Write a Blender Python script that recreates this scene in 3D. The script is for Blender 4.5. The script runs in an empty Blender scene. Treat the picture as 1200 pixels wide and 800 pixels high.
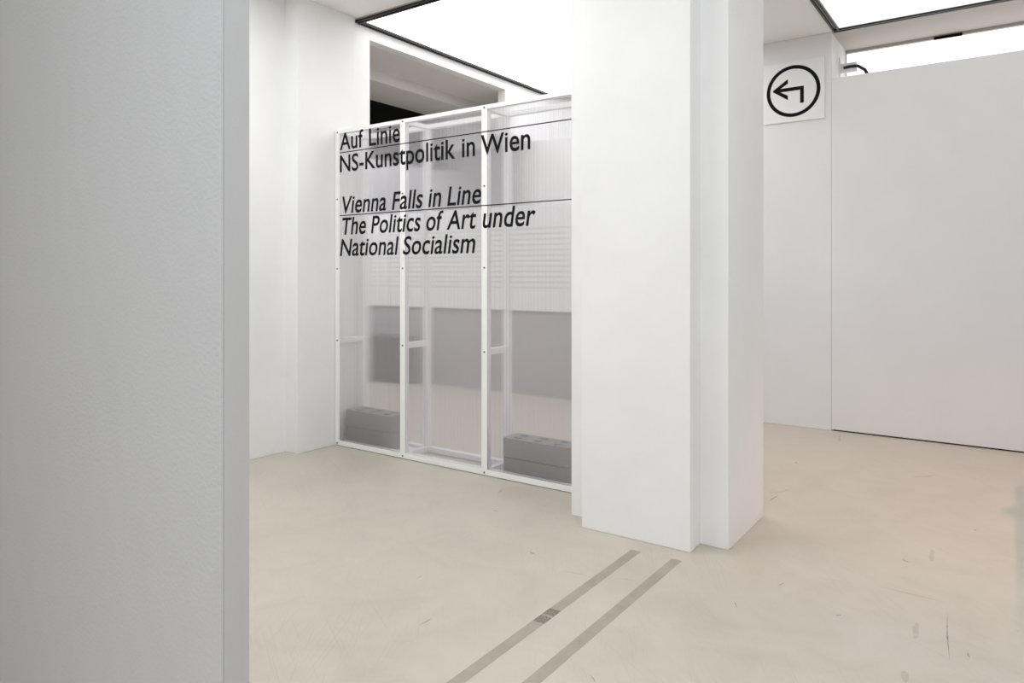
import bpy, bmesh, math, random
from mathutils import Vector, Matrix
random.seed(7)
scene = bpy.context.scene
COL = scene.collection

# ------------------------------------------------------------------ camera
F_PX, HORIZON, EYE, YAW = 832.0, 322.0, 1.4, math.radians(35.204)
cd = bpy.data.cameras.new('camera')
cd.sensor_width = 36.0
cd.lens = 36.0 * F_PX / 1200.0
cd.shift_y = -(400.0 - HORIZON) / 1200.0
cd.clip_start = 0.02
cam = bpy.data.objects.new('camera', cd)
cam.location = (0, 0, EYE)
cam.rotation_euler = (math.radians(90), 0, YAW)
COL.objects.link(cam)
scene.camera = cam

# ------------------------------------------------------------------ world, view
w = bpy.data.worlds.new('world'); scene.world = w; w.use_nodes = True
bg = w.node_tree.nodes['Background']
bg.inputs[0].default_value = (0.9, 0.95, 1.0, 1); bg.inputs[1].default_value = 0.35
scene.view_settings.view_transform = 'Standard'
scene.view_settings.look = 'None'
scene.view_settings.gamma = 1.0
scene.view_settings.use_curve_mapping = False
scene.view_settings.exposure = 0.17

# strengths of the luminous ceilings, bay by bay
L_BACK_LEFT, L_MID_LEFT, L_MID_RIGHT, L_BACK_RIGHT, L_CAMERA, L_SIDE_FILL, L_WINDOW = 2.4, 3.65, 1.95, 0.95, 2.8, 4.2, 1.3
TINT = (0.985, 0.995, 0.99)
COOL = (0.92, 0.955, 1.0)

# a warm pinkish gallery spot out of frame to the right, tinting the right of the floor
SPOT_AT, SPOT_TO = Vector((2.2, 5.0, 3.40)), Vector((0.0, 5.2, 0.0))
sp = bpy.data.lights.new('gallery_spot_light', 'SPOT')
sp.color = (1.0, 0.50, 0.42); sp.energy = 165; sp.spot_size = math.radians(58); sp.spot_blend = 0.9
sp.shadow_soft_size = 0.012
spo = bpy.data.objects.new('gallery_spot_light', sp)
spo.location = SPOT_AT
spo.rotation_euler = (SPOT_TO - SPOT_AT).to_track_quat('-Z', 'Y').to_euler()
COL.objects.link(spo)

# ------------------------------------------------------------------ pixel helper (directions only; depth from the floor)
S, C = math.sin(YAW), math.cos(YAW)
def on_floor(px, py):
    d = EYE * F_PX / (py - HORIZON); r = (px - 600.0) / F_PX * d
    return r * C - d * S, r * S + d * C

# ------------------------------------------------------------------ materials
def new_mat(name):
    m = bpy.data.materials.new(name); m.use_nodes = True
    nt = m.node_tree
    return m, nt, nt.nodes['Principled BSDF']

def link(nt, a, b): nt.links.new(a, b)

def coords(nt, scale=(1, 1, 1)):
    g = nt.nodes.new('ShaderNodeNewGeometry')
    mp = nt.nodes.new('ShaderNodeMapping'); mp.inputs['Scale'].default_value = scale
    link(nt, g.outputs['Position'], mp.inputs['Vector'])
    return mp.outputs['Vector']

def noise(nt, vec, scale, detail=4, rough=0.55, dist=0.0):
    n = nt.nodes.new('ShaderNodeTexNoise')
    n.inputs['Scale'].default_value = scale; n.inputs['Detail'].default_value = detail
    n.inputs['Roughness'].default_value = rough; n.inputs['Distortion'].default_value = dist
    link(nt, vec, n.inputs['Vector'])
    return n.outputs['Fac']

def ramp(nt, fac, stops):
    r = nt.nodes.new('ShaderNodeValToRGB')
    els = r.color_ramp.elements
    while len(els) < len(stops): els.new(0.5)
    for e, (p, c) in zip(els, stops):
        e.position = p; e.color = (c[0], c[1], c[2], 1) if hasattr(c, '__len__') else (c, c, c, 1)
    link(nt, fac, r.inputs['Fac'])
    return r.outputs['Color']

def mix(nt, fac, a, b, mode='MIX'):
    m = nt.nodes.new('ShaderNodeMix'); m.data_type = 'RGBA'; m.blend_type = mode
    for sock, v in ((m.inputs['Factor'], fac), (m.inputs['A'], a), (m.inputs['B'], b)):
        if isinstance(v, (int, float)): sock.default_value = v
        elif isinstance(v, tuple): sock.default_value = (v[0], v[1], v[2], 1)
        else: link(nt, v, sock)
    return m.outputs['Result']

def math_node(nt, op, a, b=None, c=None):
    m = nt.nodes.new('ShaderNodeMath'); m.operation = op
    for i, v in enumerate((a, b, c)):
        if v is None: continue
        if isinstance(v, (int, float)): m.inputs[i].default_value = v
        else: link(nt, v, m.inputs[i])
    return m.outputs[0]

def bump(nt, p, height, strength, dist=0.002):
    b = nt.nodes.new('ShaderNodeBump')
    b.inputs['Strength'].default_value = strength; b.inputs['Distance'].default_value = dist
    link(nt, height, b.inputs['Height']); link(nt, b.outputs['Normal'], p.inputs['Normal'])

def paint(name, col, var=0.03, bscale=140, bstr=0.25, rough=0.65, dist=0.002):
    m, nt, p = new_mat(name)
    v = coords(nt)
    n = noise(nt, v, 1.7, 5, 0.6)
    a = tuple(x * (1 - var) for x in col); b = tuple(min(1, x * (1 + var)) for x in col)
    link(nt, ramp(nt, n, [(0.3, a), (0.7, b)]), p.inputs['Base Color'])
    p.inputs['Roughness'].default_value = rough
    p.inputs['Specular IOR Level'].default_value = 0.25
    bump(nt, p, noise(nt, v, bscale, 3, 0.6), bstr, dist)
    return m

def plain(name, col, rough=0.5, metal=0.0, spec=0.4, var=0.05, nscale=30):
    m, nt, p = new_mat(name)
    n = noise(nt, coords(nt), nscale, 4)
    a = tuple(x * (1 - var) for x in col); b = tuple(x * (1 + var) for x in col)
    link(nt, ramp(nt, n, [(0.3, a), (0.7, b)]), p.inputs['Base Color'])
    p.inputs['Roughness'].default_value = rough; p.inputs['Metallic'].default_value = metal
    p.inputs['Specular IOR Level'].default_value = spec
    return m

def glow(name, strength, tint=TINT):
    m, nt, p = new_mat(name)
    nt.nodes.remove(p)
    e = nt.nodes.new('ShaderNodeEmission')
    e.inputs['Color'].default_value = (*tint, 1); e.inputs['Strength'].default_value = strength
    link(nt, e.outputs[0], nt.nodes['Material Output'].inputs['Surface'])
    return m

M = {}
M['wall'] = paint('white wall paint', (0.87, 0.87, 0.865))
M['wall_near'] = paint('white roller-textured wall paint', (0.84, 0.845, 0.86), 0.015, 95, 0.3, 0.6, 0.004)
M['wall_far'] = paint('pale grey wall paint', (0.82, 0.81, 0.815), 0.02, 120, 0.15)
M['wall_grey'] = paint('grey wall paint', (0.41, 0.39, 0.395), 0.03)
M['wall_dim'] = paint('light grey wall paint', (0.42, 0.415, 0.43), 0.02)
M['ceiling'] = paint('ceiling paint', (0.91, 0.895, 0.885), 0.02, 160, 0.15)
M['room_ceiling'] = paint('taupe ceiling paint', (0.78, 0.75, 0.73), 0.02, 160, 0.15)
M['soffit'] = paint('taupe soffit paint with shade', (0.50, 0.455, 0.41), 0.02, 160, 0.15)
M['frame'] = paint('white lacquered timber', (0.90, 0.895, 0.885), 0.02, 60, 0.08, 0.45)
M['dark_metal'] = plain('black anodised profile', (0.02, 0.019, 0.018), 0.35, 0.3)
M['alu'] = plain('grey aluminium profile', (0.42, 0.39, 0.35), 0.4, 0.6)
M['black'] = plain('matt black cloth', (0.006, 0.006, 0.006), 0.9, 0, 0.1)
M['ink'] = plain('black vinyl lettering', (0.010, 0.010, 0.011), 0.7, 0, 0.08)
M['screw'] = plain('dark screw head', (0.10, 0.09, 0.08), 0.4, 0.6)
M['sign'] = plain('white sign panel', (0.86, 0.86, 0.865), 0.4, 0, 0.35, 0.01)
M['gap'] = plain('dark shadow gap plinth', (0.02, 0.016, 0.013), 0.8)
M['dark_cabinet'] = plain('charcoal laminate', (0.045, 0.042, 0.05), 0.6)
M['win_frame'] = plain('taupe window frame', (0.42, 0.38, 0.34), 0.5)
M['cable'] = plain('black cable', (0.012, 0.012, 0.012), 0.45)

def floor_mat():
    m, nt, p = new_mat('beige polished screed')
    v = coords(nt)
    big = noise(nt, v, 0.55, 5, 0.6, 0.4)
    mid = noise(nt, v, 3.2, 6, 0.65, 0.8)
    c = ramp(nt, big, [(0.3, (0.501, 0.452, 0.373)), (0.7, (0.571, 0.520, 0.441))])
    c = mix(nt, 0.55, c, ramp(nt, mid, [(0.25, (0.437, 0.388, 0.315)), (0.5, (0.537, 0.487, 0.409)), (0.75, (0.612, 0.565, 0.490))]))
    # wear clouds, and hairline scratches drawn out in two directions
    cloud = ramp(nt, noise(nt, v, 1.1, 3), [(0.36, 0.0), (0.6, 1.0)])
    for rot, sc, seed in ((0.5, (1.6, 130, 1), 0), (-0.7, (120, 1.9, 1), 9), (1.1, (1.3, 150, 1), 4)):
        mp = nt.nodes.new('ShaderNodeMapping'); mp.inputs['Scale'].default_value = sc; mp.inputs['Location'].default_value = (seed, seed, 0)
        rt = nt.nodes.new('ShaderNodeMapping'); rt.inputs['Rotation'].default_value = (0, 0, rot)
        g = nt.nodes.new('ShaderNodeNewGeometry'); link(nt, g.outputs['Position'], rt.inputs['Vector'])
        link(nt, rt.outputs['Vector'], mp.inputs['Vector'])
        s = ramp(nt, noise(nt, mp.outputs['Vector'], 1.0, 2, 0.5, 0.0), [(0.60, 0.0), (0.73, 1.0)])
        k = math_node(nt, 'MULTIPLY', math_node(nt, 'MULTIPLY', s, cloud), 0.27)
        c = mix(nt, k, c, (0.36, 0.315, 0.25))
    specks = ramp(nt, noise(nt, v, 38, 2), [(0.735, 0.0), (0.78, 1.0)])
    sk = math_node(nt, 'MULTIPLY', math_node(nt, 'MULTIPLY', specks, ramp(nt, noise(nt, v, 2.3, 2), [(0.45, 0.0), (0.65, 1.0)])), 0.5)
    c = mix(nt, sk, c, (0.20, 0.17, 0.13))
    link(nt, c, p.inputs['Base Color'])
    link(nt, ramp(nt, mid, [(0.3, 0.30), (0.7, 0.42)]), p.inputs['Roughness'])
    p.inputs['Specular IOR Level'].default_value = 0.4
    bump(nt, p, noise(nt, v, 9, 4), 0.06, 0.004)
    return m
M['floor'] = floor_mat()

def mark_mat(name, col, lo=0.35, hi=0.6, scale=14, alpha=0.8):
    """A worn mark on the floor: patchy, part of it rubbed away."""
    m, nt, p = new_mat(name)
    v = coords(nt)
    p.inputs['Base Color'].default_value = (*col, 1)
    p.inputs['Roughness'].default_value = 0.5
    a = ramp(nt, noise(nt, v, scale, 5, 0.65), [(lo, alpha * 0.45), (hi, alpha)])
    link(nt, a, p.inputs['Alpha'])
    return m
M['tape_mark'] = mark_mat('tape residue', (0.440, 0.396, 0.322), 0.2, 0.75, 4, 0.85)
M['tape_dirt'] = mark_mat('dirty tape residue', (0.19, 0.16, 0.12), 0.48, 0.55, 90, 0.55)
M['scuff'] = mark_mat('floor scuff', (0.27, 0.225, 0.17), 0.4, 0.62, 45, 0.55)
M['stain'] = mark_mat('floor stain', (0.42, 0.37, 0.30), 0.4, 0.7, 30, 0.22)

def concrete_mat():
    m, nt, p = new_mat('grey concrete block')
    v = coords(nt)
    a = noise(nt, v, 60, 6, 0.7); b = noise(nt, v, 9, 4)
    c = mix(nt, 0.5, ramp(nt, a, [(0.35, (0.13, 0.126, 0.112)), (0.65, (0.33, 0.32, 0.295))]),
            ramp(nt, b, [(0.3, (0.18, 0.176, 0.158)), (0.7, (0.28, 0.272, 0.248))]))
    link(nt, c, p.inputs['Base Color']); p.inputs['Roughness'].default_value = 0.9
    bump(nt, p, a, 0.5, 0.004)
    return m
M['concrete'] = concrete_mat()

def sheet_mat():
    """Twin-wall polycarbonate: upright flutes smear what lies behind sideways, the skins are a little milky."""
    m, nt, p = new_mat('fluted polycarbonate')
    nt.nodes.remove(p)
    g = nt.nodes.new('ShaderNodeNewGeometry')
    sep = nt.nodes.new('ShaderNodeSeparateXYZ'); link(nt, g.outputs['Position'], sep.inputs[0])
    ph = math_node(nt, 'MULTIPLY', sep.outputs['X'], 2 * math.pi / 0.0105)
    wv = math_node(nt, 'SINE', ph)
    cx = nt.nodes.new('ShaderNodeCombineXYZ'); link(nt, sep.outputs['X'], cx.inputs[0])
    n1 = noise(nt, cx.outputs[0], 330, 2, 0.7)
    n1 = math_node(nt, 'MULTIPLY', math_node(nt, 'SUBTRACT', n1, 0.5), 1.6)
    w3 = math_node(nt, 'MULTIPLY', math_node(nt, 'MULTIPLY', wv, wv), wv)
    sl = math_node(nt, 'MULTIPLY', math_node(nt, 'ADD', w3, math_node(nt, 'MULTIPLY', n1, 0.35)), 0.10)
    cb = nt.nodes.new('ShaderNodeCombineXYZ'); link(nt, sl, cb.inputs[0])
    va = nt.nodes.new('ShaderNodeVectorMath'); va.operation = 'ADD'
    link(nt, g.outputs['Normal'], va.inputs[0]); link(nt, cb.outputs[0], va.inputs[1])
    vn = nt.nodes.new('ShaderNodeVectorMath'); vn.operation = 'NORMALIZE'; link(nt, va.outputs[0], vn.inputs[0])
    rf = nt.nodes.new('ShaderNodeBsdfRefraction'); rf.inputs['IOR'].default_value = 1.2
    rf.inputs['Roughness'].default_value = 0.006; rf.inputs['Color'].default_value = (0.975, 0.97, 0.985, 1)
    link(nt, vn.outputs[0], rf.inputs['Normal'])
    tr = nt.nodes.new('ShaderNodeBsdfTransparent'); tr.inputs[0].default_value = (0.97, 0.965, 0.98, 1)
    m0 = nt.nodes.new('ShaderNodeMixShader'); m0.inputs[0].default_value = 0.0
    link(nt, rf.outputs[0], m0.inputs[1]); link(nt, tr.outputs[0], m0.inputs[2])
    df = nt.nodes.new('ShaderNodeBsdfDiffuse'); df.inputs[0].default_value = (0.90, 0.875, 0.90, 1)
    ts = nt.nodes.new('ShaderNodeBsdfTranslucent'); ts.inputs[0].default_value = (0.90, 0.875, 0.90, 1)
    md = nt.nodes.new('ShaderNodeMixShader'); md.inputs[0].default_value = 0.5
    link(nt, df.outputs[0], md.inputs[1]); link(nt, ts.outputs[0], md.inputs[2])
    # the webs between the two skins are milkier than the clear strips
    streak = noise(nt, cx.outputs[0], 95, 3, 0.8)
    fac = ramp(nt, streak, [(0.3, 0.11), (0.7, 0.29)])
    m1 = nt.nodes.new('ShaderNodeMixShader'); link(nt, fac, m1.inputs[0])
    link(nt, m0.outputs[0], m1.inputs[1]); link(nt, md.outputs[0], m1.inputs[2])
    gl = nt.nodes.new('ShaderNodeBsdfGlossy'); gl.inputs['Roughness'].default_value = 0.15
    lw = nt.nodes.new('ShaderNodeFresnel'); lw.inputs['IOR'].default_value = 1.2
    m2 = nt.nodes.new('ShaderNodeMixShader'); link(nt, lw.outputs[0], m2.inputs[0])
    link(nt, m1.outputs[0], m2.inputs[1]); link(nt, gl.outputs[0], m2.inputs[2])
    link(nt, m2.outputs[0], nt.nodes['Material Output'].inputs['Surface'])
    return m
M['sheet'] = sheet_mat()

def board_mat():
    """White printed board: lines of small text in columns."""
    m, nt, p = new_mat('printed text board')
    g = nt.nodes.new('ShaderNodeNewGeometry')
    sep = nt.nodes.new('ShaderNodeSeparateXYZ'); link(nt, g.outputs['Position'], sep.inputs[0])
    X, Z = sep.outputs['X'], sep.outputs['Z']
    fr = math_node(nt, 'FRACT', math_node(nt, 'DIVIDE', Z, 0.062))
    line = math_node(nt, 'LESS_THAN', fr, 0.42)
    top = math_node(nt, 'LESS_THAN', Z, 1.98); bot = math_node(nt, 'GREATER_THAN', Z, 1.24)
    colm = math_node(nt, 'FRACT', math_node(nt, 'DIVIDE', math_node(nt, 'ADD', X, 10.0), 1.55))
    col = math_node(nt, 'LESS_THAN', colm, 0.86)
    k = math_node(nt, 'MULTIPLY', math_node(nt, 'MULTIPLY', line, col), math_node(nt, 'MULTIPLY', top, bot))
    cb = nt.nodes.new('ShaderNodeCombineXYZ')
    link(nt, math_node(nt, 'MULTIPLY', X, 22.0), cb.inputs[0])
    link(nt, math_node(nt, 'MULTIPLY', math_node(nt, 'FLOOR', math_node(nt, 'DIVIDE', Z, 0.062)), 7.3), cb.inputs[2])
    word = ramp(nt, noise(nt, cb.outputs[0], 1.0, 2), [(0.36, 0.0), (0.42, 1.0)])
    k = math_node(nt, 'MULTIPLY', math_node(nt, 'MULTIPLY', k, word), 0.24)
    link(nt, mix(nt, k, (0.90, 0.90, 0.91), (0.12, 0.12, 0.13)), p.inputs['Base Color'])
    p.inputs['Roughness'].default_value = 0.6
    return m
M['board'] = board_mat()

# ------------------------------------------------------------------ mesh helpers
def obj(name, bm, mat, parent=None, smooth=False):
    me = bpy.data.meshes.new(name)
    bmesh.ops.recalc_face_normals(bm, faces=bm.faces[:])
    bm.to_mesh(me); bm.free()
    if smooth:
        for f in me.polygons: f.use_smooth = True
    me.materials.append(M[mat] if isinstance(mat, str) else mat)
    o = bpy.data.objects.new(name, me); COL.objects.link(o)
    if parent is not None:
        o.parent = parent
        o.matrix_parent_inverse = Matrix.Translation(parent.location).inverted()
    return o

def add_box(bm, x0, x1, y0, y1, z0, z1, bev=0.0):
    t = bmesh.new()
    bmesh.ops.create_cube(t, size=1)
    bmesh.ops.scale(t, vec=(x1 - x0, y1 - y0, z1 - z0), verts=t.verts[:])
    bmesh.ops.translate(t, vec=((x0 + x1) / 2, (y0 + y1) / 2, (z0 + z1) / 2), verts=t.verts[:])
    if bev: bmesh.ops.bevel(t, geom=t.edges[:], offset=bev, segments=2, affect='EDGES', profile=0.5)
    me = bpy.data.meshes.new('tmp'); t.to_mesh(me); t.free(); bm.from_mesh(me); bpy.data.meshes.remove(me)
    return bm

def box(name, dims, mat, parent=None, bev=0.0):
    return obj(name, add_box(bmesh.new(), *dims, bev=bev), mat, parent)

def tag(o, label=None, cat=None, group=None, kind=None):
    for k, v in (('label', label), ('category', cat), ('group', group), ('kind', kind)):
        if v: o[k] = v
    return o

def thing(name, loc, label=None, cat=None, group=None, kind=None):
    o = bpy.data.objects.new(name, None); o.location = loc; o.empty_display_size = 0.1
    COL.objects.link(o)
    return tag(o, label, cat, group, kind)

def struct(name, dims, mat, label=None, bev=0.0):
    return tag(box(name, dims, mat, None, bev), label=label, kind='structure')

def tube(bm, pts, r, n=10):
    pts = [Vector(p) for p in pts]; rings = []
    for i, p in enumerate(pts):
        d = (pts[min(i + 1, len(pts) - 1)] - pts[max(i - 1, 0)]).normalized()
        u = d.cross(Vector((0.31, 0.2, 0.93))).normalized(); v = d.cross(u)
        rings.append([bm.verts.new(p + r * (math.cos(2 * math.pi * k / n) * u + math.sin(2 * math.pi * k / n) * v)) for k in range(n)])
    for a, b in zip(rings, rings[1:]):
        for k in range(n): bm.faces.new((a[k], a[(k + 1) % n], b[(k + 1) % n], b[k]))
    bm.faces.new(rings[0][::-1]); bm.faces.new(rings[-1])
    return bm

CZ = 3.585          # ceiling height
# ------------------------------------------------------------------ the setting
floor = struct('floor', (-10, 5, -3.2, 7.6, -0.1, 0.0), 'floor')
struct('ceiling', (-10, 5, -3.2, 7.6, CZ, CZ + 0.2), 'ceiling')
struct('wall_back', (-10, 5, 7.6, 7.75, 0, CZ), 'wall')
struct('wall_behind_camera', (-10, 5, -3.35, -3.2, 0, CZ), 'wall')
struct('wall_right', (5, 5.15, -3.35, 7.75, 0, CZ), 'wall')
struct('wall_outer_left', (-10.15, -10, -3.35, 7.75, 0, CZ), 'wall')
# the near wall at the left edge of the picture
struct('wall_near_left', (-4.72, -1.3632, 0.874, 0.934, 0, CZ), 'wall_near', 'thin pale grey roller-textured wall end filling the left edge', 0.0)
M['end_shade'] = paint('shaded wall end paint', (0.545, 0.545, 0.55), 0.015, 95, 0.15)  # darker tone puts shade into the colour of the wall's end face
box('end_shade_strip', (-1.3632, -1.3600, 0.8735, 0.9345, 0, CZ), 'end_shade', bpy.data.objects['wall_near_left'])
# left side of the gallery: recessed wall, pilaster, wall with the tall opening
struct('wall_left', (-4.86, -4.715, 0.934, 3.58, 0, CZ), 'wall', bev=0.003)
struct('wall_left_pilaster', (-4.86, -4.565, 3.565, 4.16, 0, CZ), 'wall', 'white pilaster standing where the polycarbonate partition meets the wall', 0.004)
struct('wall_left_jamb', (-4.70, -4.60, 4.16, 4.36, 0, CZ), 'wall')
struct('wall_left_header', (-4.70, -4.60, 4.36, 7.6, 3.455, CZ), 'wall')
struct('wall_left_far_jamb', (-4.70, -4.60, 6.39, 7.6, 2.96, 3.455), 'wall')
# the dim room behind that opening
struct('ceiling_side_room', (-5.24, -4.70, 4.16, 7.6, 3.455, CZ), 'room_ceiling')
struct('beam_side_room', (-5.85, -5.24, 3.4, 7.6, 3.35, CZ), 'room_ceiling', 'taupe ceiling beam of the side room above the partition')
struct('wall_side_room_pelmet', (-5.95, -5.852, 3.4, 6.85, 2.72, CZ), 'black', 'black hanging strip below the beam of the side room')
struct('wall_far_left', (-4.7, -2.02, 6.88, 7.0, 0.98, 2.95), 'wall')
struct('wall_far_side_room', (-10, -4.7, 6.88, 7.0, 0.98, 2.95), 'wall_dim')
struct('wall_far_left_dado', (-10, -2.02, 6.88, 7.0, 0, 0.98), 'wall_grey')
# pier and free-standing wall at the right
struct('wall_far_pier', (-2.02, -1.335, 6.88, 7.6, 0, CZ), 'wall_far', 'pale pier at the back carrying the square arrow sign', 0.004)
struct('wall_far_right', (-1.334, 4.9, 6.879, 7.03, 0.011, 3.168), 'wall_far', 'free-standing pale grey wall with dark gap at the floor', 0.003)
struct('baseboard_far_right', (-1.32, 4.89, 6.886, 7.02, 0.0, 0.011), 'gap')
# central pillar, built up of two blocks
pil = tag(thing('pillar', (-1.64, 3.9, 0)), 'white stepped pillar standing in the middle of the floor', None, None, 'structure')
box('shaft', (-2.105, -1.182, 3.583, 4.205, 0, CZ), 'wall', pil, 0.004)
box('facing', (-1.956, -1.328, 3.44, 3.590, 0, CZ), 'wall', pil, 0.004)

struct('soffit_shade', (-1.33, 4.9, 6.84, 7.52, CZ - 0.004, CZ + 0.01), 'soffit')  # sheet over the ceiling, its colour darkened to offset the window's light
# window above the free-standing wall
win = tag(thing('window_1', (0.8, 7.56, 2.2)), None, None, None, 'structure')
box('pane', (-1.335, 4.9, 7.565, 7.575, 2.2, 3.585), glow('daylight pane', L_WINDOW, (1, 1, 1)), win)
box('window_frame', (-1.335, 4.9, 7.53, 7.565, 3.555, CZ), 'win_frame', win)
box('window_frame', (-1.335, -1.328, 7.54, 7.565, 2.2, 3.555), 'win_frame', win)
box('blind_clip', (-0.59, -0.37, 7.522, 7.53, 3.545, 3.572), 'black', win)

# ------------------------------------------------------------------ luminous ceilings
def luminous(x0, x1, y0, y1, strength, label, seams=(), tint=TINT):
    t = thing('luminous_ceiling', ((x0 + x1) / 2, (y0 + y1) / 2, CZ - 0.03), label, 'ceiling light', 'stretched luminous ceiling fields')
    box('diffuser', (x0, x1, y0, y1, CZ - 0.012, CZ - 0.004), glow('luminous membrane', strength, tint), t)
    e = 0.018
    for d, (a0, a1, b0, b1) in enumerate(((x0 - 0.055, x1 + 0.055, y0 - 0.055, y0), (x0 - 0.055, x1 + 0.055, y1, y1 + 0.055),
                                          (x0 - 0.055, x0, y0, y1), (x1, x1 + 0.055, y0, y1))):
        horizontal = d < 2
        p = box('profile', (a0, a1, b0, b1, CZ - 0.012, CZ), 'alu', t)
        for s0, s1 in ((0.0, 0.016), (0.035, 0.055)):
            dims = (a0, a1, b0 + s0, b0 + s1, CZ - 0.030, CZ - 0.012) if horizontal else (a0 + s0, a0 + s1, b0, b1, CZ - 0.030, CZ - 0.012)
            box('profile_lip', dims, 'dark_metal', p)
    for ys in seams:
        box('seam', (x0, x1, ys - 0.006, ys + 0.006, CZ - 0.016, CZ - 0.012), 'alu', t)
    return t
luminous(-4.545, -2.15, 4.235, 7.45, L_BACK_LEFT, 'glowing white ceiling field above the polycarbonate partition', (6.75,))
luminous(-1.25, 2.6, 4.35, 6.775, L_BACK_RIGHT, 'glowing white ceiling field at the top right before the window')
luminous(-4.25, -2.15, 1.15, 3.20, L_MID_LEFT, 'glowing white ceiling field before the pillar, over the tape marks')
luminous(-1.05, 2.6, 1.15, 3.32, L_MID_RIGHT, 'glowing white ceiling field to the right of the pillar, near the camera', (), COOL)
luminous(-1.2, 2.6, -2.4, 0.6, L_CAMERA, 'glowing white ceiling field straight above the viewer', (), COOL)
luminous(-9.0, -6.4, 4.3, 6.6, L_SIDE_FILL, 'added unseen ceiling field that lights the side room')  # hidden field added only to brighten the side room

# ------------------------------------------------------------------ polycarbonate partition
YF = 3.945
part = thing('polycarbonate_partition', (-3.38, 4.1, 0), 'translucent polycarbonate partition on white timber frame with exhibition title lettering', 'partition')
ZT = 2.586
PX = [(-4.560, -4.508), (-3.825, -3.772), (-3.040, -2.990), (-2.250, -2.200)]
X0, X1 = PX[0][0], -2.11
YB0, YB1 = 4.195, 4.235
for a, b in PX:
    box('post', (a, b, YF - 0.008, YF + 0.036, 0.045, ZT - 0.030), 'frame', part, 0.002)
    box('back_post', (a, b, YB0, YB1, 0.045, ZT - 0.035), 'frame', part, 0.002)
    for zc, hh in ((0.862, 0.022), (ZT - 0.0175, 0.0165), (0.0225, 0.022)):
        box('strut', (a + 0.004, b - 0.004, YF + 0.036, YB0, zc - hh, zc + hh), 'frame', part, 0.002)
box('top_rail', (X0, X1, YF - 0.008, YF + 0.036, ZT - 0.030, ZT), 'frame', part, 0.002)
box('top_rail', (X0, X1, YB0, YB1, ZT - 0.035, ZT), 'frame', part, 0.002)
box('bottom_rail', (X0, X1, YF - 0.008, YF + 0.042, 0.004, 0.045), 'frame', part, 0.002)
box('bottom_rail', (X0, X1, YB0, YB1, 0.004, 0.045), 'frame', part, 0.002)
for (_, a), (b, _) in zip(PX, PX[1:]):
    box('polycarbonate_sheet', (a + 0.0005, b - 0.0005, YF - 0.007, YF + 0.001, 0.0455, ZT - 0.0305), 'sheet', part)
box('base_board', (-4.50, -3.83, YF + 0.038, YB0 - 0.002, 0.002, 0.020), 'frame', part)
# screws through the sheet into the posts
def screw_mesh():
    bm = bmesh.new()
    bmesh.ops.create_cone(bm, cap_ends=True, segments=12, radius1=0.0075, radius2=0.0055, depth=0.004,
                          matrix=Matrix.Rotation(math.radians(90), 4, 'X'))
    return bm
s0 = None
for i, (a, b) in enumerate(PX):
    zs = [0.022, 0.862, 1.45, 2.02, ZT - 0.018]
    for zc in zs:
        loc = ((a + b) / 2, YF - 0.0095, zc)
        if s0 is None:
            s0 = obj('screw', screw_mesh(), 'screw'); s = s0
        else:
            s = s0.copy(); COL.objects.link(s)
        s.parent = part; s.matrix_parent_inverse = Matrix.Translation(part.location).inverted(); s.location = loc

# ---- lettering: outlines of the built-in sans, lower case drawn taller, set to measured widths
def glyphs(text, weight=0.012):
    def curve(body):
        c = bpy.data.curves.new('tmp', 'FONT'); c.body = body; c.size = 1.0; c.offset = weight
        c.resolution_u = 4
        o = bpy.data.objects.new('tmp', c); COL.objects.link(o)
        dg = bpy.context.evaluated_depsgraph_get()
        me = bpy.data.meshes.new_from_object(o.evaluated_get(dg))
        bpy.data.objects.remove(o); bpy.data.curves.remove(c)
        return me
    def width(body):
        me = curve(body); x = max((v.co.x for v in me.vertices), default=0); bpy.data.meshes.remove(me); return x
    return curve, width

curve_, width_ = glyphs('')
REF = {}
def char_mesh(ch):
    if ch not in REF:
        me = curve_(ch)
        REF[ch] = ([v.co.copy() for v in me.vertices], [tuple(p.vertices) for p in me.polygons])
        bpy.data.meshes.remove(me)
    return REF[ch]
capH = max(v.y for v in char_mesh('H')[0]); xH = max(v.y for v in char_mesh('x')[0])
stem_w = width_('|')

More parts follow.
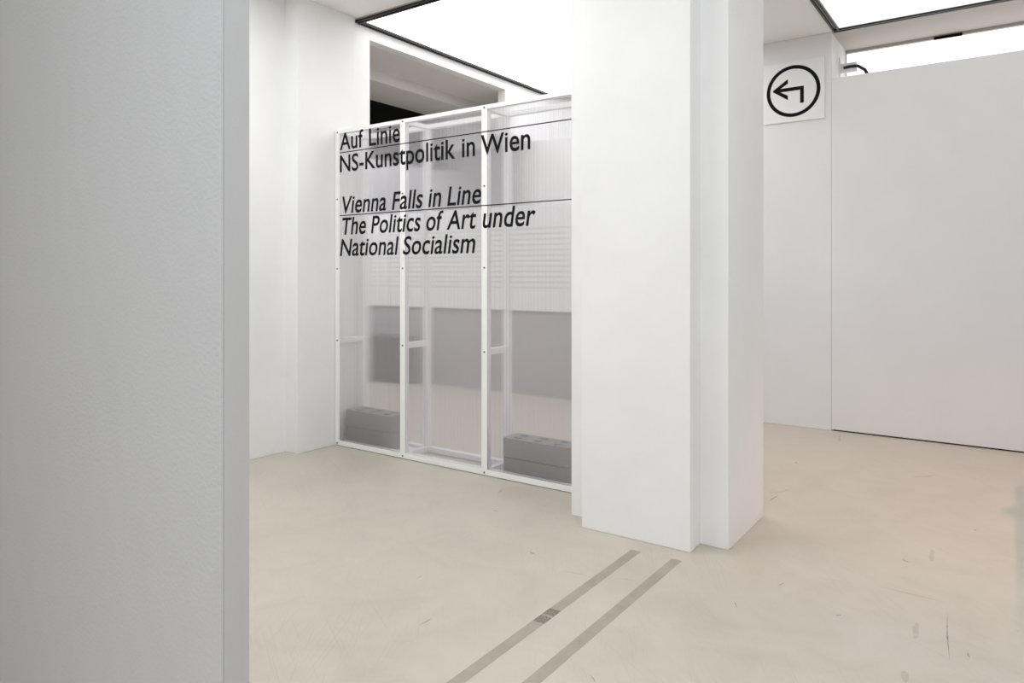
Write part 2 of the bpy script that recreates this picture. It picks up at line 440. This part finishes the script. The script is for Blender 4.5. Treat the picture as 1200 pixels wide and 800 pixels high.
def lettering(text, xl, xr, base, cap, slant):
    bm = bmesh.new(); pen = 0.0; track = 0.01 * capH
    items = []
    for i, ch in enumerate(text):
        if ch == ' ':
            pen += 0.40 * capH; continue
        vs, fs = char_mesh(ch)
        # advance with the pair's own spacing, from the width of the pair next to the last letter alone
        items.append((ch, vs, fs, pen))
        nxt = text[i + 1] if i + 1 < len(text) else ''
        if nxt and nxt != ' ':
            vn = char_mesh(nxt)[0]
            pen += width_(ch + nxt) - max(v.x for v in vn) + track
        else:
            pen += max(v.x for v in vs) + 0.02
    k = cap / capH
    pts = []
    for ch, vs, fs, px in items:
        out = []
        for v in vs:
            y = v.y
            if ch.islower():
                hi = 0.735 * capH
                if y > xH: y = hi + (y - xH) * (capH * 1.04 - hi) / (capH * 1.02 - xH) if ch not in 'i' else hi + (y - xH) * 0.8
                elif y > 0: y = y * hi / xH
            out.append((px + v.x, y))
        pts.append((out, fs))
    lo = min(x for o, _ in pts for x, _ in o); hi_ = max(x for o, _ in pts for x, _ in o)
    extra = math.tan(slant) * cap
    sx = ((xr - xl) - extra * 0.6) / (hi_ - lo)
    print('LETTERING', text, 'x/y scale', round(sx / k, 3))
    for o, fs in pts:
        vv = []
        for x, y in o:
            zz = y * k
            vv.append(bm.verts.new((xl + (x - lo) * sx + zz * math.tan(slant), 0, base + zz)))
        for f in fs:
            try: bm.faces.new([vv[i] for i in f])
            except ValueError: pass
    r = bmesh.ops.extrude_face_region(bm, geom=bm.faces[:])
    bmesh.ops.translate(bm, vec=(0, 0.0006, 0), verts=[e for e in r['geom'] if isinstance(e, bmesh.types.BMVert)])
    bmesh.ops.translate(bm, vec=(0, YF - 0.0090, 0), verts=bm.verts[:])
    return obj('lettering', bm, 'ink', part)

IT = math.radians(9)
for txt, xl, xr, base, sl in (('Auf Linie', -4.502, -3.824, 2.420, 0), ('NS-Kunstpolitik in Wien', -4.500, -2.628, 2.240, 0),
                              ('Vienna Falls in Line', -4.494, -3.036, 1.902, IT), ('The Politics of Art under', -4.490, -2.586, 1.729, IT),
                              ('National Socialism', -4.500, -3.090, 1.556, IT)):
    o = lettering(txt, xl, xr, base, 0.136, sl)
    o['label'] = 'black lettering reading ' + txt
for zc in (2.398, 1.884):
    box('lettering_rule', (-4.507, X1, YF - 0.0090, YF - 0.0082, zc - 0.0035, zc + 0.0035), 'ink', part)

# ------------------------------------------------------------------ concrete blocks inside the partition
def block_mesh(L=0.53, D=0.18, H=0.133, R=0.022):
    bm = bmesh.new()
    def loop(pts):
        vs = [bm.verts.new((x, y, H)) for x, y in pts]
        return [bm.edges.new((vs[i], vs[(i + 1) % len(vs)])) for i in range(len(vs))]
    outer = []
    for cx, cy, a0 in ((L / 2 - R, D / 2 - R, 0), (-L / 2 + R, D / 2 - R, 90), (-L / 2 + R, -D / 2 + R, 180), (L / 2 - R, -D / 2 + R, 270)):
        for k in range(5):
            a = math.radians(a0 + 22.5 * k); outer.append((cx + R * math.cos(a), cy + R * math.sin(a)))
    es = loop(outer)
    for hx in (-0.165, 0.0, 0.165):
        for hy in (-0.038, 0.038):
            es += loop([(hx + 0.036 * math.cos(-2 * math.pi * k / 14), hy + 0.023 * math.sin(-2 * math.pi * k / 14)) for k in range(14)])
    bmesh.ops.triangle_fill(bm, edges=es, use_beauty=True)
    r = bmesh.ops.extrude_face_region(bm, geom=bm.faces[:])
    bmesh.ops.translate(bm, vec=(0, 0, -H), verts=[e for e in r['geom'] if isinstance(e, bmesh.types.BMVert)])
    rim = [e for e in bm.edges if len(e.link_faces) == 2 and e.calc_face_angle(0) > 1.2 and e.verts[0].co.z + e.verts[1].co.z < 0.01
           and all(abs(v.co.x) > L / 2 - R - 0.001 or abs(v.co.y) > D / 2 - 0.004 for v in e.verts)]
    bmesh.ops.bevel(bm, geom=rim, offset=0.006, segments=1, affect='EDGES')
    return bm
b0 = obj('concrete_block', block_mesh(), 'concrete')
spots = [((-4.236, 4.09, 0.0205), 'grey concrete block at the bottom of the left stack, behind the polycarbonate', 0),
         ((-4.240, 4.09, 0.1565), 'grey concrete block with holes on top of the left stack behind the polycarbonate', 0.006),
         ((-2.637, 4.09, 0.0), 'grey concrete block at the bottom of the stack next to the pillar', 0),
         ((-2.640, 4.09, 0.1360), 'grey concrete block with holes on top of the stack next to the pillar', -0.004)]
for i, (loc, lab, rz) in enumerate(spots):
    o = b0 if i == 0 else b0.copy()
    if i: COL.objects.link(o)
    o.location = loc; o.rotation_euler = (0, 0, rz)
    tag(o, lab, 'concrete block', 'ballast blocks inside the partition')

# ------------------------------------------------------------------ things seen blurred through the sheet
tb = thing('text_board', (-5.0, 6.86, 0.98), 'wide white printed text board seen blurred through the polycarbonate', 'text board')
box('panel', (-8.6, -2.3, 6.85, 6.879, 0.982, 2.215), 'board', tb, 0.002)
cb = thing('low_cabinet', (-6.9, 6.7, 0), 'low dark cabinet seen blurred through the left polycarbonate sheet', 'cabinet')
box('body', (-7.7, -6.42, 6.55, 6.87, 0.05, 0.56), 'dark_cabinet', cb, 0.004)
box('top', (-7.72, -6.40, 6.53, 6.875, 0.56, 0.60), 'dark_cabinet', cb, 0.004)
box('plinth', (-7.68, -6.44, 6.60, 6.86, 0.0, 0.05), 'dark_cabinet', cb)

# ------------------------------------------------------------------ arrow sign on the pier
sg = thing('arrow_sign', (-1.656, 6.87, 3.096), 'square white sign with black circled left-turn arrow', 'sign')
box('panel', (-1.924, -1.389, 6.866, 6.8795, 2.817, 3.375), 'sign', sg, 0.002)
def ring(cx, cz, ro, ri, y0, y1, n=72):
    bm = bmesh.new(); L = []
    for r, y in ((ro, y0), (ri, y0), (ri, y1), (ro, y1)):
        L.append([bm.verts.new((cx + r * math.cos(2 * math.pi * k / n), y, cz + r * math.sin(2 * math.pi * k / n))) for k in range(n)])
    for a, b in zip(L, L[1:] + L[:1]):
        for k in range(n): bm.faces.new((a[k], a[(k + 1) % n], b[(k + 1) % n], b[k]))
    return bm
obj('ring', ring(-1.662, 3.100, 0.238, 0.205, 6.8652, 6.8662), 'ink', sg)
def poly_prism(pts, y0, y1):
    bm = bmesh.new()
    es = [bm.verts.new((x, y0, z)) for x, z in pts]
    ed = [bm.edges.new((es[i], es[(i + 1) % len(es)])) for i in range(len(es))]
    bmesh.ops.triangle_fill(bm, edges=ed, use_beauty=True)
    r = bmesh.ops.extrude_face_region(bm, geom=bm.faces[:])
    bmesh.ops.translate(bm, vec=(0, y1 - y0, 0), verts=[e for e in r['geom'] if isinstance(e, bmesh.types.BMVert)])
    return bm
tx, tz, hw = -1.842, 3.120, 0.0165
ax, az = -1.708, 0.098
obj('arrow', poly_prism([(tx, tz + 0.006), (ax, tz + az), (ax, tz + az - 0.042), (tx + 0.068, tz + hw), (-1.567, tz + hw), (-1.567, tz - 0.138),
                         (-1.600, tz - 0.138), (-1.600, tz - hw), (tx + 0.068, tz - hw), (ax, tz - az + 0.042), (ax, tz - az), (tx, tz - 0.006)], 6.8652, 6.8662), 'ink', sg)

# ------------------------------------------------------------------ cable and bracket above the free-standing wall
cl = thing('cable_bracket', (-1.33, 7.28, 3.3), 'small white wall bracket holding a black cable beside the window', 'bracket')
box('plate', (-1.335, -1.325, 7.22, 7.34, 3.24, 3.44), 'frame', cl, 0.002)
box('arm', (-1.325, -1.19, 7.265, 7.285, 3.30, 3.39), 'frame', cl, 0.002)
ca = [(-1.30, 7.255, 3.345), (-1.24, 7.255, 3.35), (-1.18, 7.255, 3.345), (-1.12, 7.255, 3.30), (-1.08, 7.255, 3.22), (-1.06, 7.255, 3.08), (-1.055, 7.255, 2.6)]
obj('cable', tube(bmesh.new(), ca, 0.014), 'cable', cl, True)

# ------------------------------------------------------------------ marks on the floor
def floor_quad(name, pts, mat, z=0.0006):
    bm = bmesh.new()
    bm.faces.new([bm.verts.new((x, y, z)) for x, y in pts])
    return obj(name, bm, mat, floor)
floor_quad('tape_mark', [(-1.590, 0.6), (-1.537, 0.6), (-1.537, 3.31), (-1.590, 3.31)], 'tape_mark')
floor_quad('tape_mark', [(-1.377, 0.6), (-1.324, 0.6), (-1.324, 3.32), (-1.377, 3.32)], 'tape_mark')
for a, b in ((2.40, 2.46), (2.475, 2.53)):
    floor_quad('tape_remnant', [(-1.590, a), (-1.537, a), (-1.537, b), (-1.590, b)], 'tape_dirt', 0.0009)
def stroke(bm, p, q, wd, z=0.0007):
    a, b = Vector(on_floor(*p)), Vector(on_floor(*q)); d = (b - a).normalized(); n = Vector((-d.y, d.x)) * wd / 2
    m = (a + b) / 2 + n * random.uniform(-1.5, 1.5)
    L = [bm.verts.new((v.x, v.y, z)) for v in (a, m - n, b, m + n)]
    bm.faces.new(L)
for p, q, wd, mat in (((911, 687), (919, 682), 0.008, 'scuff'), ((491, 732), (506, 724), 0.010, 'scuff'), ((589, 572), (584, 578), 0.008, 'scuff'),
                      ((488, 678), (494, 674), 0.006, 'scuff'), ((576, 598), (586, 599), 0.010, 'scuff'), ((620, 646), (629, 650), 0.012, 'scuff'),
                      ((897, 578), (926, 573), 0.030, 'stain'), ((900, 588), (912, 580), 0.012, 'scuff'), ((1065, 559), (1100, 556), 0.025, 'stain'),
                      ((1026, 686), (1110, 706), 0.022, 'stain'), ((1110, 716), (1113, 776), 0.006, 'scuff'), ((1057, 655), (1067, 659), 0.014, 'scuff'),
                      ((960, 678), (1000, 682), 0.005, 'stain'), ((1141, 620), (1143, 622), 0.012, 'scuff'), ((1135, 765), (1137, 771), 0.008, 'scuff'),
                      ((978, 721), (986, 720), 0.010, 'scuff'), ((860, 704), (864, 713), 0.006, 'scuff'), ((656, 668), (700, 678), 0.012, 'stain'),
                      ((720, 677), (748, 681), 0.012, 'stain'), ((932, 541), (934, 543), 0.014, 'scuff'), ((690, 790), (698, 800), 0.006, 'scuff')):
    bm = bmesh.new(); stroke(bm, p, q, wd); obj('scuff_mark', bm, mat, floor)
for cx_, cy_, hx, hy in ((1092, 651, 4, 9), (1073, 739, 5, 11), (1061, 792, 5, 8), (984, 514, 2, 5)):
    pts = [on_floor(cx_ + math.cos(a) * hx * random.uniform(0.6, 1.15), cy_ + math.sin(a) * hy * random.uniform(0.6, 1.15)) for a in [k * math.pi / 5 for k in range(10)]]
    floor_quad('stain_mark', pts, 'stain', 0.0008)

# ------------------------------------------------------------------ out of frame to the right: the spot, and an invented plinth added for the edge shadow
gs = thing('gallery_spotlight', tuple(SPOT_AT), 'small black ceiling spotlight to the right of the picture', 'spotlight')
aim = (SPOT_TO - SPOT_AT).normalized()
obj('housing', tube(bmesh.new(), [SPOT_AT - aim * 0.16, SPOT_AT - aim * 0.05], 0.045, 20), 'dark_metal', gs, False)
box('mount', (2.12, 2.42, 4.96, 5.02, CZ - 0.02, CZ - 0.003), 'dark_metal', gs)
obj('stem', tube(bmesh.new(), [SPOT_AT - aim * 0.12, (SPOT_AT - aim * 0.12) + Vector((0.02, 0, 0.07))], 0.01, 10), 'dark_metal', gs)
dp = thing('shadow_plinth', (0.85, 4.3, 0), 'added unseen plinth that casts the shadow at the right edge', 'plinth')
box('body', (0.60, 1.10, 3.0, 5.57, 0, 0.88), 'frame', dp, 0.003)
box('top', (0.59, 1.11, 2.99, 5.58, 0.88, 0.90), 'frame', dp, 0.003)
bm = bmesh.new()
prof = [(0.0, 0.90), (0.09, 0.90), (0.135, 0.93), (0.15, 0.985), (0.14, 1.035), (0.10, 1.065), (0.0, 1.075)]
vs = [[bm.verts.new((0.775 + rr * math.cos(2 * math.pi * k / 24), 5.10 + rr * math.sin(2 * math.pi * k / 24), zz)) for k in range(24)] for rr, zz in prof[1:-1]]
for a, b in zip(vs, vs[1:]):
    for k in range(24): bm.faces.new((a[k], a[(k + 1) % 24], b[(k + 1) % 24], b[k]))
bm.faces.new(vs[0][::-1]); bm.faces.new(vs[-1])
obj('shadow_lump', bm, 'frame', dp, True)  # added lump, shaped for the round bulge in the plinth's shadow
